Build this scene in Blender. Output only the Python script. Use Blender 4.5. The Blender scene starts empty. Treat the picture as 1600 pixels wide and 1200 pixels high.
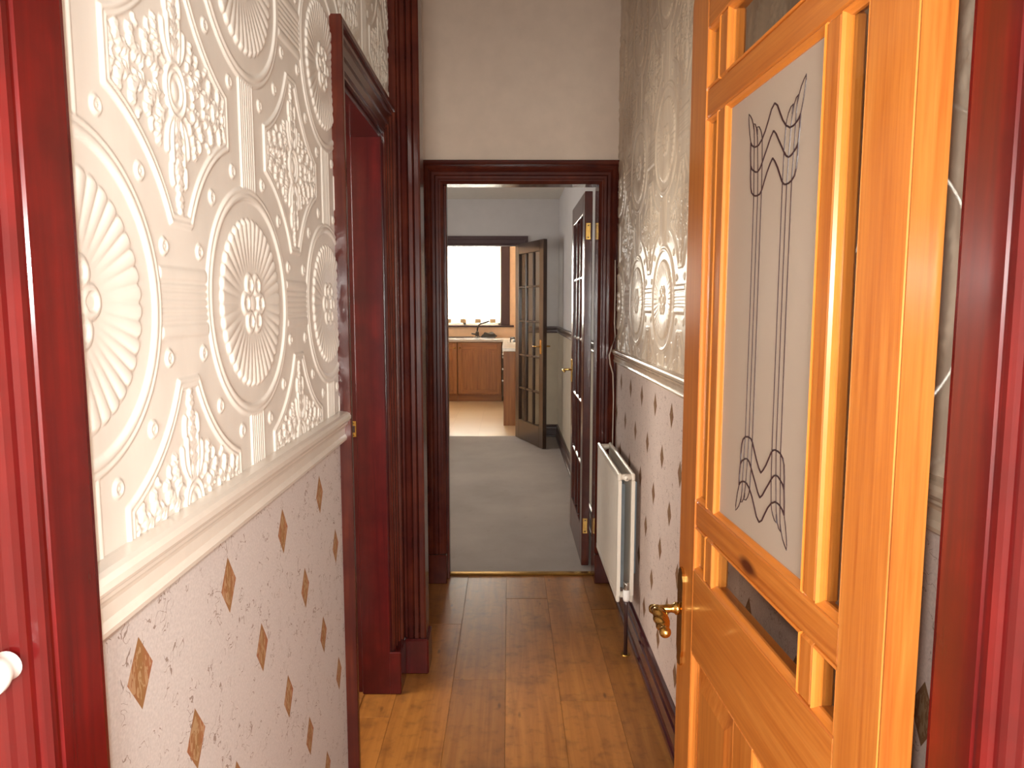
import bpy, bmesh, math, random
import numpy as np
from mathutils import Vector, Matrix
random.seed(7)
SC = bpy.context.scene
COL = SC.collection

# ------------------------------------------------------------------ camera, world, large lights, exposure
F_PX = 1130.0
cam_d = bpy.data.cameras.new('camera'); cam = bpy.data.objects.new('camera', cam_d); COL.objects.link(cam)
cam_d.sensor_width = 36.0; cam_d.lens = F_PX / 1600 * 36.0; cam_d.clip_start = 0.02
cam.location = (0, 0, 1.40)
cam.rotation_euler = (math.radians(90) - math.atan(122 / F_PX), 0, -math.atan(5 / F_PX))
SC.camera = cam

world = bpy.data.worlds.new('world'); SC.world = world; world.use_nodes = True
bg = world.node_tree.nodes['Background']
bg.inputs['Color'].default_value = (0.93, 0.96, 1.0, 1); bg.inputs['Strength'].default_value = 6.0

def area(name, loc, rot, sx, sy, power, col):
    l = bpy.data.lights.new(name, 'AREA'); l.shape = 'RECTANGLE'; l.size = sx; l.size_y = sy
    l.energy = power; l.color = col
    o = bpy.data.objects.new(name, l); COL.objects.link(o); o.location = loc; o.rotation_euler = rot
    return o
R90 = math.pi / 2
# daylight through the glazed front door behind the photographer (points +Y)
area('front_door_daylight', (0.03, -2.40, 1.50), (R90, 0, 0), 2.2, 2.2, 500, (1.0, 0.97, 0.93))
# daylight through the kitchen window (points -Y)
area('kitchen_daylight', (-0.70, 11.45, 1.75), (-R90, 0, 0), 1.1, 1.2, 170, (1.0, 0.96, 0.90))
# daylight through the side window of the back room (points +X)
area('back_room_daylight', (-2.75, 5.6, 1.5), (0, -R90, 0), 1.3, 1.7, 30, (1.0, 0.95, 0.90))
# daylight through the window of the room behind the left doorway (points +X)
area('side_room_daylight', (-2.36, 1.62, 1.55), (0, -R90, 0), 1.3, 1.5, 76, (1.0, 0.93, 0.86))
# added fill light for the kitchen, through an unseen side window (points +X)
area('kitchen_side_fill', (-2.36, 8.62, 1.6), (0, -R90, 0), 1.1, 1.1, 13, (1.0, 0.94, 0.86))
# the camera's own flash, just above the lens
fl = bpy.data.lights.new('camera_flash', 'AREA'); fl.shape = 'RECTANGLE'; fl.size = 0.05; fl.size_y = 0.03
fl.energy = 10.5; fl.color = (1.0, 0.98, 0.96)
flo = bpy.data.objects.new('camera_flash', fl); COL.objects.link(flo); flo.location = (-0.03, 0.0, 1.46)
flo.rotation_euler = (math.radians(84), 0, 0)

SC.view_settings.view_transform = 'Standard'; SC.view_settings.look = 'None'
SC.view_settings.gamma = 1.0; SC.view_settings.use_curve_mapping = False
SC.view_settings.exposure = 0.0

# ------------------------------------------------------------------ node helpers
def srgb(r, g, b):
    f = lambda c: (c / 255 / 12.92) if c / 255 <= 0.04045 else ((c / 255 + 0.055) / 1.055) ** 2.4
    return (f(r), f(g), f(b), 1.0)

class NT:
    def __init__(s, name):
        s.m = bpy.data.materials.new(name); s.m.use_nodes = True
        s.t = s.m.node_tree; s.b = s.t.nodes['Principled BSDF']; s.out = s.t.nodes['Material Output']
    def n(s, typ, **kw):
        x = s.t.nodes.new(typ)
        for k, v in kw.items():
            if k.startswith('i_'): x.inputs[k[2:].replace('_', ' ')].default_value = v
            else: setattr(x, k, v)
        return x
    def l(s, a, b): s.t.links.new(a, b)
    def math(s, op, a, b=None, c=None):
        x = s.t.nodes.new('ShaderNodeMath'); x.operation = op
        for i, v in enumerate((a, b, c)):
            if v is None: continue
            if isinstance(v, (int, float)): x.inputs[i].default_value = v
            else: s.l(v, x.inputs[i])
        return x.outputs[0]
    def coords(s, scale=(1, 1, 1), kind='Object', loc=(0, 0, 0)):
        tc = s.t.nodes.new('ShaderNodeTexCoord'); mp = s.t.nodes.new('ShaderNodeMapping')
        mp.inputs['Scale'].default_value = scale; mp.inputs['Location'].default_value = loc
        s.l(tc.outputs[kind], mp.inputs['Vector']); return mp.outputs['Vector']
    def noise(s, vec, scale, detail=4.0, rough=0.55, dist=0.0):
        x = s.t.nodes.new('ShaderNodeTexNoise'); x.inputs['Scale'].default_value = scale
        x.inputs['Detail'].default_value = detail; x.inputs['Roughness'].default_value = rough
        x.inputs['Distortion'].default_value = dist
        s.l(vec, x.inputs['Vector']); return x.outputs['Fac']
    def ramp(s, fac, stops):
        x = s.t.nodes.new('ShaderNodeValToRGB'); e = x.color_ramp.elements
        while len(e) < len(stops): e.new(0.5)
        for i, (p, c) in enumerate(stops):
            e[i].position = p; e[i].color = c
        s.l(fac, x.inputs['Fac']); return x.outputs['Color']
    def mix(s, fac, a, b, mode='MIX'):
        x = s.t.nodes.new('ShaderNodeMix'); x.data_type = 'RGBA'; x.blend_type = mode
        for v, k in ((fac, 0), (a, 6), (b, 7)):
            if isinstance(v, (int, float)): x.inputs[k].default_value = v
            elif isinstance(v, tuple): x.inputs[k].default_value = v
            else: s.l(v, x.inputs[k])
        return x.outputs[2]
    def bump(s, h, strength, dist=0.002):
        x = s.t.nodes.new('ShaderNodeBump'); x.inputs['Strength'].default_value = strength
        x.inputs['Distance'].default_value = dist; s.l(h, x.inputs['Height']); s.l(x.outputs['Normal'], s.b.inputs['Normal'])
    def set(s, **kw):
        for k, v in kw.items():
            k = k.replace('_', ' ')
            if isinstance(v, (int, float, tuple)): s.b.inputs[k].default_value = v
            else: s.l(v, s.b.inputs[k])
        return s.m

M = {}
def plain(key, col, rough=0.5, metal=0.0, var=0.06, scale=30.0, bump=0.0, coat=0.0, spec=0.5):
    t = NT(key); v = t.coords()
    f = t.noise(v, scale)
    lo = tuple(c * (1 - var) for c in col[:3]) + (1,); hi = tuple(min(1, c * (1 + var)) for c in col[:3]) + (1,)
    t.set(Base_Color=t.ramp(f, [(0.3, lo), (0.7, hi)]), Roughness=rough, Metallic=metal, Coat_Weight=coat, Specular_IOR_Level=spec)
    t.b.inputs['Coat Roughness'].default_value = 0.08
    if bump: t.bump(t.noise(v, scale * 4), bump, 0.001)
    M[key] = t.m; return t.m

def paintwood(key, c0, c1, rough=0.22, axis='z', bump=0.12, coat=0.5):
    """gloss-varnished stained wood: streaks along one axis, brushed bump"""
    t = NT(key)
    sc = {'z': (45, 45, 2.2), 'x': (2.2, 45, 45), 'y': (45, 2.2, 45)}[axis]
    v = t.coords(sc); f = t.noise(v, 1.0, 5, 0.6, 0.4)
    w = t.noise(t.coords(), 9.0, 3)
    col = t.mix(t.ramp(w, [(0.35, (0, 0, 0, 1)), (0.7, (1, 1, 1, 1))]), t.ramp(f, [(0.3, c0), (0.72, c1)]), c0)
    t.set(Base_Color=col, Roughness=rough, Coat_Weight=coat, Specular_IOR_Level=0.35)
    t.b.inputs['Coat Roughness'].default_value = 0.1
    sc2 = tuple(s * 4 for s in sc)
    t.bump(t.noise(t.coords(sc2), 1.0, 3), bump, 0.0006)
    M[key] = t.m

# oxblood gloss: the door linings, architraves and skirting
paintwood('oxblood_z', srgb(80, 14, 14), srgb(118, 20, 18), 0.22, 'z', 0.12, 0.12)
paintwood('oxblood_x', srgb(80, 14, 14), srgb(118, 20, 18), 0.22, 'x', 0.12, 0.12)
paintwood('oxblood_y', srgb(80, 14, 14), srgb(118, 20, 18), 0.22, 'y', 0.12, 0.12)
paintwood('mahogany_z', srgb(62, 22, 18), srgb(98, 42, 26), 0.24, 'z', 0.25, 0.2)
paintwood('mahogany_x', srgb(62, 22, 18), srgb(98, 42, 26), 0.24, 'x', 0.25, 0.2)
paintwood('mahogany_y', srgb(62, 22, 18), srgb(98, 42, 26), 0.24, 'y', 0.25, 0.2)
paintwood('oxblood_dim_z', srgb(62, 14, 14), srgb(92, 22, 20), 0.24, 'z', 0.15, 0.2)  # oxblood with the dimmer light of mid-hall put into its colour
paintwood('oxblood_dim_x', srgb(62, 14, 14), srgb(92, 22, 20), 0.24, 'x', 0.15, 0.2)
paintwood('plum_y', srgb(58, 24, 30), srgb(84, 36, 40), 0.14, 'y', 0.08, 0.6)
paintwood('brown_door_z', srgb(50, 32, 22), srgb(72, 46, 30), 0.35, 'z')
paintwood('brown_door_x', srgb(50, 32, 22), srgb(72, 46, 30), 0.35, 'x')

def pine(key, axis, dark=1.0):
    t = NT(key)
    sc = {'z': (38, 38, 1.3), 'x': (1.3, 38, 38)}[axis]
    v = t.coords(sc)
    f = t.noise(v, 1.0, 6, 0.6, 0.8)
    g = t.noise(t.coords(tuple(s * 5 for s in sc)), 1.0, 3)
    base = t.ramp(f, [(0.28, srgb(176, 92, 30)), (0.5, srgb(202, 118, 44)), (0.72, srgb(216, 140, 64))])
    base = t.mix(0.25, base, t.ramp(g, [(0.3, srgb(150, 66, 18)), (0.7, srgb(226, 152, 76))]))
    # knots
    ks = {'z': (7, 7, 2.4), 'x': (2.4, 7, 7)}[axis]
    vo = t.n('ShaderNodeTexVoronoi'); vo.inputs['Scale'].default_value = 1.0; vo.inputs['Randomness'].default_value = 1.0
    t.l(t.coords(ks, loc=(3.1, 1.7, 0.4)), vo.inputs['Vector'])
    kf = t.ramp(vo.outputs['Distance'], [(0.05, (1, 1, 1, 1)), (0.11, (0, 0, 0, 1))])
    col = t.mix(kf, base, srgb(92, 42, 18))
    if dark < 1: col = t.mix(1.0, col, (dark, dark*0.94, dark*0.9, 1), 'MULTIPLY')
    t.set(Base_Color=col, Roughness=0.3, Coat_Weight=0.5 if dark == 1 else 0.15)
    t.b.inputs['Coat Roughness'].default_value = 0.12
    t.bump(g, 0.1, 0.0008); M[key] = t.m
pine('pine_z', 'z'); pine('pine_x', 'x'); pine('pine_edge_dimmed', 'z', 0.62)  # edge pine is darkened in colour to tone down the frontal light

# painted relief wallpaper: cream sheen, slightly stained
def relief_mat(key, c0, c1, rough):
    t = NT(key); v = t.coords()
    st = t.noise(t.coords((1, 6, 1.2)), 2.2, 5, 0.6)
    t.set(Base_Color=t.ramp(st, [(0.3, c0), (0.62, c1)]), Roughness=rough, Coat_Weight=0.25)
    t.b.inputs['Coat Roughness'].default_value = 0.25
    t.bump(t.noise(v, 420, 3), 0.06, 0.0006); M[key] = t.m
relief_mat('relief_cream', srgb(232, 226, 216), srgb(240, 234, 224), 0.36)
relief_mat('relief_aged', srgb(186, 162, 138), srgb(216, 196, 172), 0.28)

def dado_paper(key, D0, Z0, base0, base1, dark=1.0):
    """printed lower paper: bronze lozenges with a pale leaf spray, scattered fibres"""
    t = NT(key); tc = t.n('ShaderNodeTexCoord'); sp = t.n('ShaderNodeSeparateXYZ'); t.l(tc.outputs['Object'], sp.inputs[0])
    q = t.math('DIVIDE', t.math('SUBTRACT', sp.outputs['Z'], Z0), 0.1635)
    r = t.math('ROUND', q)
    odd = t.math('ABSOLUTE', t.math('MODULO', r, 2.0))
    p = t.math('ADD', t.math('DIVIDE', t.math('SUBTRACT', sp.outputs['Y'], D0), 0.264), t.math('MULTIPLY', odd, 0.5))
    pf = t.math('SUBTRACT', t.math('FRACT', t.math('ADD', p, 20.5)), 0.5)
    du = t.math('DIVIDE', t.math('ABSOLUTE', t.math('MULTIPLY', pf, 0.264)), 0.029)
    dv = t.math('DIVIDE', t.math('ABSOLUTE', t.math('MULTIPLY', t.math('SUBTRACT', q, r), 0.1635)), 0.044)
    dist = t.math('ADD', du, dv)
    inside = t.math('LESS_THAN', dist, 1.0)
    v = tc.outputs['Object']
    n1 = t.noise(v, 260, 3)
    base = t.ramp(n1, [(0.3, base0), (0.7, base1)])
    fib = t.noise(v, 55, 1.5, 0.5, 0.6)
    line = t.math('LESS_THAN', t.math('ABSOLUTE', t.math('SUBTRACT', fib, 0.5)), 0.013)
    msk = t.math('GREATER_THAN', t.noise(t.coords(loc=(4, 2, 7)), 30, 1), 0.56)
    fl_ = t.math('MULTIPLY', line, msk)
    base = t.mix(t.math('MULTIPLY', fl_, 0.7), base, srgb(120, 92, 74))
    # lozenge colour, leaf spray over it
    loz = t.ramp(t.math('ADD', t.math('MULTIPLY', pf, 2.5), 0.5), [(0.2, srgb(158, 92, 62)), (0.5, srgb(150, 110, 66)), (0.8, srgb(164, 96, 66))])
    lf = t.noise(t.coords((1, 3.2, 1)), 42, 2, 0.5, 1.6)
    leaf = t.math('MULTIPLY', t.math('GREATER_THAN', lf, 0.53), t.math('LESS_THAN', t.math('ADD', t.math('MULTIPLY', du, 0.7), t.math('MULTIPLY', dv, 1.15)), 0.85))
    loz = t.mix(t.math('MULTIPLY', leaf, 0.42), loz, srgb(206, 180, 140))
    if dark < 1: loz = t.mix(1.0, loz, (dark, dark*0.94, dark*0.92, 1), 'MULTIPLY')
    col = t.mix(inside, base, loz)
    t.set(Base_Color=col, Roughness=0.75)
    t.bump(n1, 0.25, 0.0008); M[key] = t.m
dado_paper('dado_paper_left', 0.793, 0.98, srgb(198, 190, 187), srgb(214, 206, 202))
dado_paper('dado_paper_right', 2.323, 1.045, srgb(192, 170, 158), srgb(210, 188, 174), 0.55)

def plank_mat():
    t = NT('floor_board'); oi = t.n('ShaderNodeObjectInfo')
    cb = t.n('ShaderNodeCombineXYZ'); t.l(t.math('MULTIPLY', oi.outputs['Random'], 37.0), cb.inputs[1])
    t.l(t.math('MULTIPLY', oi.outputs['Random'], 11.0), cb.inputs[0])
    tc = t.n('ShaderNodeTexCoord'); ad = t.n('ShaderNodeVectorMath', operation='ADD'); t.l(tc.outputs['Object'], ad.inputs[0]); t.l(cb.outputs[0], ad.inputs[1])
    mp = t.n('ShaderNodeMapping'); mp.inputs['Scale'].default_value = (26, 1.6, 1); t.l(ad.outputs[0], mp.inputs[0])
    f = t.noise(mp.outputs[0], 1.0, 6, 0.6, 0.9)
    mp2 = t.n('ShaderNodeMapping'); mp2.inputs['Scale'].default_value = (5.5, 1.7, 1); t.l(ad.outputs[0], mp2.inputs[0])
    vo = t.n('ShaderNodeTexVoronoi'); vo.inputs['Scale'].default_value = 2.3; t.l(mp2.outputs[0], vo.inputs['Vector'])
    k = t.ramp(vo.outputs['Distance'], [(0.03, (1, 1, 1, 1)), (0.10, (0, 0, 0, 1))])
    base = t.ramp(f, [(0.25, srgb(134, 82, 36)), (0.5, srgb(162, 104, 48)), (0.75, srgb(180, 122, 58))])
    tint = t.ramp(oi.outputs['Random'], [(0.0, (0.74, 0.72, 0.72, 1)), (1.0, (1.08, 1.05, 1.0, 1))])
    base = t.mix(1.0, base, tint, 'MULTIPLY')
    blot = t.noise(ad.outputs[0], 7, 3)
    base = t.mix(t.math('MULTIPLY', t.ramp(blot, [(0.5, (0, 0, 0, 1)), (0.75, (1, 1, 1, 1))]), 0.6), base, srgb(92, 56, 30))
    fine = t.noise(ad.outputs[0], 28, 4, 0.65)
    base = t.mix(t.math('MULTIPLY', t.ramp(fine, [(0.52, (0, 0, 0, 1)), (0.72, (1, 1, 1, 1))]), 0.35), base, srgb(88, 54, 30))
    t.set(Base_Color=t.mix(t.math('MULTIPLY', k, 0.7), base, srgb(70, 42, 24)), Roughness=0.38, Specular_IOR_Level=0.35)
    t.bump(f, 0.06, 0.0006); M['floor_board'] = t.m
plank_mat()

plain('pine_bead', srgb(206, 122, 46), 0.3, var=0.06, scale=20, coat=0.5)
plain('subfloor', srgb(60, 38, 22), 0.9)
plain('plaster_grey', srgb(208, 188, 170), 0.9, var=0.04, scale=12, bump=0.05)
plain('plaster_room', srgb(186, 178, 174), 0.9, var=0.03, scale=9)
plain('plaster_beige', srgb(178, 162, 142), 0.9, var=0.05, scale=9)
plain('ceiling_white', srgb(214, 206, 196), 0.9, var=0.03)
plain('vestibule_paint', srgb(222, 210, 194), 0.8, var=0.03)
plain('tile_tan', srgb(236, 200, 164), 0.6, var=0.04, scale=14)
plain('cream_gloss', srgb(230, 221, 209), 0.30, var=0.03, coat=0.4)
plain('aged_gloss', srgb(196, 174, 150), 0.26, var=0.06, coat=0.5)
plain('radiator_white', srgb(232, 220, 204), 0.35, var=0.02, coat=0.3)
plain('galvanised', srgb(150, 160, 168), 0.4, 0.4)
plain('chrome', srgb(190, 186, 180), 0.18, 1.0)
plain('pipe_dark', srgb(58, 34, 32), 0.3, coat=0.3)
plain('brass', srgb(214, 172, 96), 0.22, 1.0, var=0.1, scale=60)
plain('brass_dull', srgb(176, 132, 62), 0.35, 1.0, var=0.15, scale=60)
plain('black_lead', srgb(50, 26, 28), 0.4)
plain('white_plastic', srgb(244, 240, 234), 0.25, coat=0.4)
plain('cable_white', srgb(196, 180, 164), 0.5)
plain('dark_casing', srgb(70, 48, 48), 0.6)
plain('dark_trim', srgb(66, 46, 44), 0.4, coat=0.2)
plain('worktop_grey', srgb(172, 160, 146), 0.35)
plain('steel', srgb(190, 188, 184), 0.22, 0.9)
plain('tap_metal', srgb(82, 76, 72), 0.3, 0.8)
plain('iron_black', srgb(34, 30, 30), 0.45)
plain('hob_white', srgb(238, 232, 218), 0.22, coat=0.5)
plain('cloth_dark', srgb(72, 68, 62), 0.9, var=0.2)
plain('upvc_white', srgb(236, 234, 228), 0.35)
plain('tan_lace', srgb(216, 190, 150), 0.9)

def carpet():
    t = NT('carpet'); v = t.coords()
    a = t.noise(v, 1.6, 4, 0.6); b = t.noise(v, 320, 3); s = t.noise(v, 14, 3)
    c = t.ramp(a, [(0.3, srgb(136, 116, 100)), (0.7, srgb(164, 144, 128))])
    c = t.mix(0.25, c, t.ramp(b, [(0.3, srgb(104, 92, 84)), (0.7, srgb(178, 162, 152))]))
    c = t.mix(t.math('MULTIPLY', t.ramp(s, [(0.66, (0, 0, 0, 1)), (0.74, (1, 1, 1, 1))]), 0.3), c, srgb(96, 78, 70))
    t.set(Base_Color=c, Roughness=0.95, Sheen_Weight=0.2); t.bump(b, 0.5, 0.003); M['carpet'] = t.m
carpet()
def oak(key, axis):
    t = NT(key); sc = {'z': (40, 40, 2.0), 'x': (2.0, 40, 40)}[axis]
    f = t.noise(t.coords(sc), 1, 5, 0.6, 0.5)
    t.set(Base_Color=t.ramp(f, [(0.3, srgb(128, 78, 34)), (0.7, srgb(166, 108, 50))]), Roughness=0.4); M[key] = t.m
oak('oak_z', 'z'); oak('oak_x', 'x')
def lino():
    t = NT('lino'); br = t.n('ShaderNodeTexBrick', offset=0.0); br.inputs['Scale'].default_value = 3.0
    br.inputs['Color1'].default_value = srgb(206, 178, 140); br.inputs['Color2'].default_value = srgb(198, 168, 130)
    br.inputs['Mortar'].default_value = srgb(194, 164, 126); br.inputs['Mortar Size'].default_value = 0.012
    br.inputs['Brick Width'].default_value = 1.0; br.inputs['Row Height'].default_value = 1.0
    t.l(t.coords(), br.inputs['Vector']); t.set(Base_Color=br.outputs['Color'], Roughness=0.28); M['lino'] = t.m
lino()

def glass(key, tint, rough, alpha):
    """thin pane: mostly see-through, with a real reflection"""
    t = NT(key); t.t.nodes.remove(t.b)
    tr = t.n('ShaderNodeBsdfTransparent'); tr.inputs[0].default_value = tint
    gl = t.n('ShaderNodeBsdfGlossy'); gl.inputs['Roughness'].default_value = rough
    lw = t.n('ShaderNodeLayerWeight'); lw.inputs['Blend'].default_value = 0.5
    gm = t.n('ShaderNodeNewGeometry')
    fac = t.math('MULTIPLY', t.math('ADD', t.math('MULTIPLY', t.math('POWER', lw.outputs['Facing'], 5.0), 0.9), 0.04), t.math('SUBTRACT', 1.0, gm.outputs['Backfacing']))
    wv = t.noise(t.coords(), 6, 2); bp = t.n('ShaderNodeBump'); bp.inputs['Strength'].default_value = 0.05; t.l(wv, bp.inputs['Height']); t.l(bp.outputs[0], gl.inputs['Normal'])
    mx = t.n('ShaderNodeMixShader'); t.l(t.math('MULTIPLY', fac, alpha), mx.inputs[0]); t.l(tr.outputs[0], mx.inputs[1]); t.l(gl.outputs[0], mx.inputs[2])
    t.l(mx.outputs[0], t.out.inputs['Surface']); M[key] = t.m
glass('clear_glass', (0.95, 0.95, 0.93, 1), 0.02, 1.0)
def frosted():
    t = NT('frosted_glass'); n = t.noise(t.coords(), 900, 2)
    t.set(Base_Color=srgb(214, 196, 178), Roughness=0.42, Transmission_Weight=0.42, IOR=1.3)
    t.bump(n, 0.15, 0.0004); M['frosted_glass'] = t.m
frosted()
def net():
    t = NT('net_curtain'); t.t.nodes.remove(t.b)
    d = t.n('ShaderNodeBsdfDiffuse'); d.inputs[0].default_value = srgb(246, 242, 232)
    tl = t.n('ShaderNodeBsdfTranslucent'); tl.inputs[0].default_value = srgb(250, 246, 236)
    tr = t.n('ShaderNodeBsdfTransparent')
    a = t.n('ShaderNodeMixShader'); a.inputs[0].default_value = 0.6; t.l(d.outputs[0], a.inputs[1]); t.l(tl.outputs[0], a.inputs[2])
    wv = t.n('ShaderNodeTexWave'); wv.inputs['Scale'].default_value = 90; t.l(t.coords(), wv.inputs['Vector'])
    b = t.n('ShaderNodeMixShader'); t.l(t.math('ADD', t.math('MULTIPLY', wv.outputs['Fac'], 0.2), 0.35), b.inputs[0])
    t.l(a.outputs[0], b.inputs[1]); t.l(tr.outputs[0], b.inputs[2]); t.l(b.outputs[0], t.out.inputs['Surface']); M['net_curtain'] = t.m
net()

# ------------------------------------------------------------------ mesh helpers
class MB:
    def __init__(s): s.v = []; s.f = []
    def add(s, vs, fs):
        o = len(s.v); s.v += [tuple(p) for p in vs]; s.f += [tuple(i + o for i in f) for f in fs]; return s
    def box(s, x0, x1, y0, y1, z0, z1):
        return s.add([(x0,y0,z0),(x1,y0,z0),(x1,y1,z0),(x0,y1,z0),(x0,y0,z1),(x1,y0,z1),(x1,y1,z1),(x0,y1,z1)],
                     [(3,2,1,0),(4,5,6,7),(0,1,5,4),(1,2,6,5),(2,3,7,6),(3,0,4,7)])
    def cbox(s, x0, x1, y0, y1, z0, z1, c=0.002):
        """box with chamfered edges"""
        bm = bmesh.new(); bmesh.ops.create_cube(bm, size=1)
        for v in bm.verts:
            v.co = Vector(((x0+x1)/2 + v.co.x*(x1-x0), (y0+y1)/2 + v.co.y*(y1-y0), (z0+z1)/2 + v.co.z*(z1-z0)))
        c = min(c, 0.45*min(x1-x0, y1-y0, z1-z0))
        bmesh.ops.bevel(bm, geom=bm.edges[:], offset=c, segments=1, affect='EDGES', profile=0.5)
        bm.verts.index_update()
        s.add([v.co[:] for v in bm.verts], [[v.index for v in f.verts] for f in bm.faces]); bm.free(); return s
    def prism(s, poly, fn, a, b):
        """closed 2D polygon swept straight from a to b; fn(p, t) gives the 3D point"""
        n = len(poly)
        vs = [fn(p, a) for p in poly] + [fn(p, b) for p in poly]
        fs = [(i, (i+1) % n, n + (i+1) % n, n + i) for i in range(n)] + [tuple(range(n))[::-1], tuple(range(n, 2*n))]
        return s.add(vs, fs)
    def lathe(s, prof, axis_fn, seg=20):
        """prof: (r, h) list; axis_fn(x, y, h) -> 3D"""
        n = len(prof); vs = []; fs = []
        for i in range(seg):
            a = 2*math.pi*i/seg
            for r, h in prof: vs.append(axis_fn(r*math.cos(a), r*math.sin(a), h))
        for i in range(seg):
            j = (i+1) % seg
            for k in range(n-1): fs.append((i*n+k, j*n+k, j*n+k+1, i*n+k+1))
        return s.add(vs, fs)
    def tube(s, pts, rad, seg=8, twist=None):
        pts = [Vector(p) for p in pts]; n = len(pts); vs = []; fs = []
        up = Vector((0.13, 0.21, 0.97))
        for i, p in enumerate(pts):
            d = (pts[min(i+1, n-1)] - pts[max(i-1, 0)]).normalized()
            a = d.cross(up)
            if a.length < 1e-3: a = d.cross(Vector((1, 0, 0)))
            a.normalize(); b = d.cross(a)
            for k in range(seg):
                th = 2*math.pi*k/seg
                r = rad(i/(n-1), th) if callable(rad) else rad
                vs.append(p + a*math.cos(th)*r + b*math.sin(th)*r)
        for i in range(n-1):
            for k in range(seg):
                m = (k+1) % seg
                fs.append((i*seg+k, i*seg+m, (i+1)*seg+m, (i+1)*seg+k))
        fs += [tuple(range(seg))[::-1], tuple(range((n-1)*seg, n*seg))]
        return s.add(vs, fs)
    def build(s, name, mat, parent=None, smooth=False, label=None):
        me = bpy.data.meshes.new(name); me.from_pydata(s.v, [], s.f)
        bm = bmesh.new(); bm.from_mesh(me); bmesh.ops.recalc_face_normals(bm, faces=bm.faces[:]); bm.to_mesh(me); bm.free()
        o = bpy.data.objects.new(name, me); COL.objects.link(o)
        me.materials.append(M[mat] if isinstance(mat, str) else mat)
        if smooth:
            for p in me.polygons: p.use_smooth = True
        if parent: o.parent = parent
        if label: o['label'] = label
        return o

def empty(name, loc=(0, 0, 0), rz=0.0):
    o = bpy.data.objects.new(name, None); COL.objects.link(o); o.location = loc; o.rotation_euler = (0, 0, rz); o.empty_display_size = 0.1
    return o
def tag(o, label, cat, group=None, kind=None):
    o['label'] = label; o['category'] = cat
    if group: o['group'] = group
    if kind: o['kind'] = kind
    return o
def struct(o, label=None, cat=None):
    o['kind'] = 'structure'
    if label: o['label'] = label; o['category'] = cat
    return o

# ------------------------------------------------------------------ the setting: walls, floors, ceilings
XL, XR = -0.425, 0.530          # hall wall faces
DW = 3.57                       # face of the wall at the end of the hall
HC = 2.95                       # hall ceiling
DADO_L = (1.063, 1.139); DADO_R = (1.125, 1.192)

# floor of the hall: sub-floor with separate boards on it
fl_ = struct(MB().box(-0.60, 0.56, -1.15, 3.665, -0.06, -0.014).build('floor', 'subfloor'), 'brown wood-look board floor running along the hallway', 'floor')
seam = -0.21 - 0.197*2; cols = []
x = seam
while x < 0.53: cols.append((max(x, -0.59), min(x+0.197, 0.535))); x += 0.197
k = 0
for ci, (a, b) in enumerate(cols):
    if b - a < 0.01: continue
    d = -1.15 - [0.35, 0.9, 0.1, 0.62, 0.25, 0.75, 0.5][ci % 7]
    while d < 3.66:
        e = d + 1.28; d0, d1 = max(d, -1.15), min(e, 3.66)
        if d1 - d0 > 0.02:
            MB().cbox(a+0.0003, b-0.0003, d0+0.0003, d1-0.0003, -0.0139, 0.0 - 0.0003*(k % 3), 0.0007).build('plank', 'floor_board', fl_)
            k += 1
        d = e

# left wall of the hall with its doorway
wl = MB()
DO0, DO1, DOZ = 1.90, 2.50, 1.985
wl.box(XL-0.16, XL, 0.60, DO0, 0, HC); wl.box(XL-0.22, XL, DO1+0.02, 2.70, 0, HC); wl.box(XL-0.16, XL, DO0, DO1, DOZ, HC)
wl.box(-0.72, -0.56, 2.70, DW, 0, HC); wl.box(-0.585, -0.56, 2.69, 2.75, 0, HC)
wall_left = struct(wl.build('wall_left', 'plaster_grey'), 'left hallway wall, cream embossed paper above lozenge paper', 'wall')
# right wall of hall and back room (one run)
wall_right = struct(MB().box(XR, XR+0.15, 0.60, 7.72, 0, HC).build('wall_right', 'plaster_grey'), 'right hallway wall, embossed paper above lozenge paper', 'wall')
# wall at the end of the hall with doorway
OX0, OX1, OZ = -0.318, 0.437, 1.985
we = MB().box(-0.72, OX0-0.02, DW, 3.70, 0, HC).box(OX1+0.02, XR, DW, 3.70, 0, HC).box(OX0-0.02, OX1+0.02, DW, 3.70, OZ+0.02, HC)
wall_end = struct(we.build('wall_end', 'plaster_grey'), 'plain pale wall above the doorway at the end of the hall', 'wall')
struct(MB().box(-0.75, 0.7, -1.15, 3.74, HC, HC+0.1).build('ceiling', 'ceiling_white'), 'white ceiling over the hallway', 'ceiling')

# vestibule shell behind and around the camera
wv = MB().box(-0.75, -0.60, -1.15, 0.60, 0, HC).box(0.60, 0.75, -1.15, 0.60, 0, HC)
struct(wv.build('wall_vestibule', 'vestibule_paint'), 'painted side walls of the entrance vestibule', 'wall')
wb = MB().box(-0.75, -0.42, -1.15, -1.05, 0, HC).box(0.48, 0.75, -1.15, -1.05, 0, HC).box(-0.42, 0.48, -1.15, -1.05, 2.02, HC)
struct(wb.build('wall_back', 'vestibule_paint'), 'wall around the front door of the vestibule', 'wall')
fd = struct(empty('door_4', (0.03, -1.09, 0)), 'glazed front door letting daylight into the vestibule', 'door')
MB().cbox(-0.448, -0.34, -0.02, 0.02, 0.005, 2.015).build('stile', 'oxblood_z', fd)
MB().cbox(0.34, 0.448, -0.02, 0.02, 0.005, 2.015).build('stile', 'oxblood_z', fd)
MB().cbox(-0.34, 0.34, -0.02, 0.02, 0.005, 0.60).build('lower_panel', 'oxblood_z', fd)
MB().cbox(-0.34, 0.34, -0.02, 0.02, 1.84, 2.015).build('rail', 'oxblood_x', fd)
MB().box(-0.34, 0.34, -0.003, 0.003, 0.60, 1.84).build('pane', 'clear_glass', fd)

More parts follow.
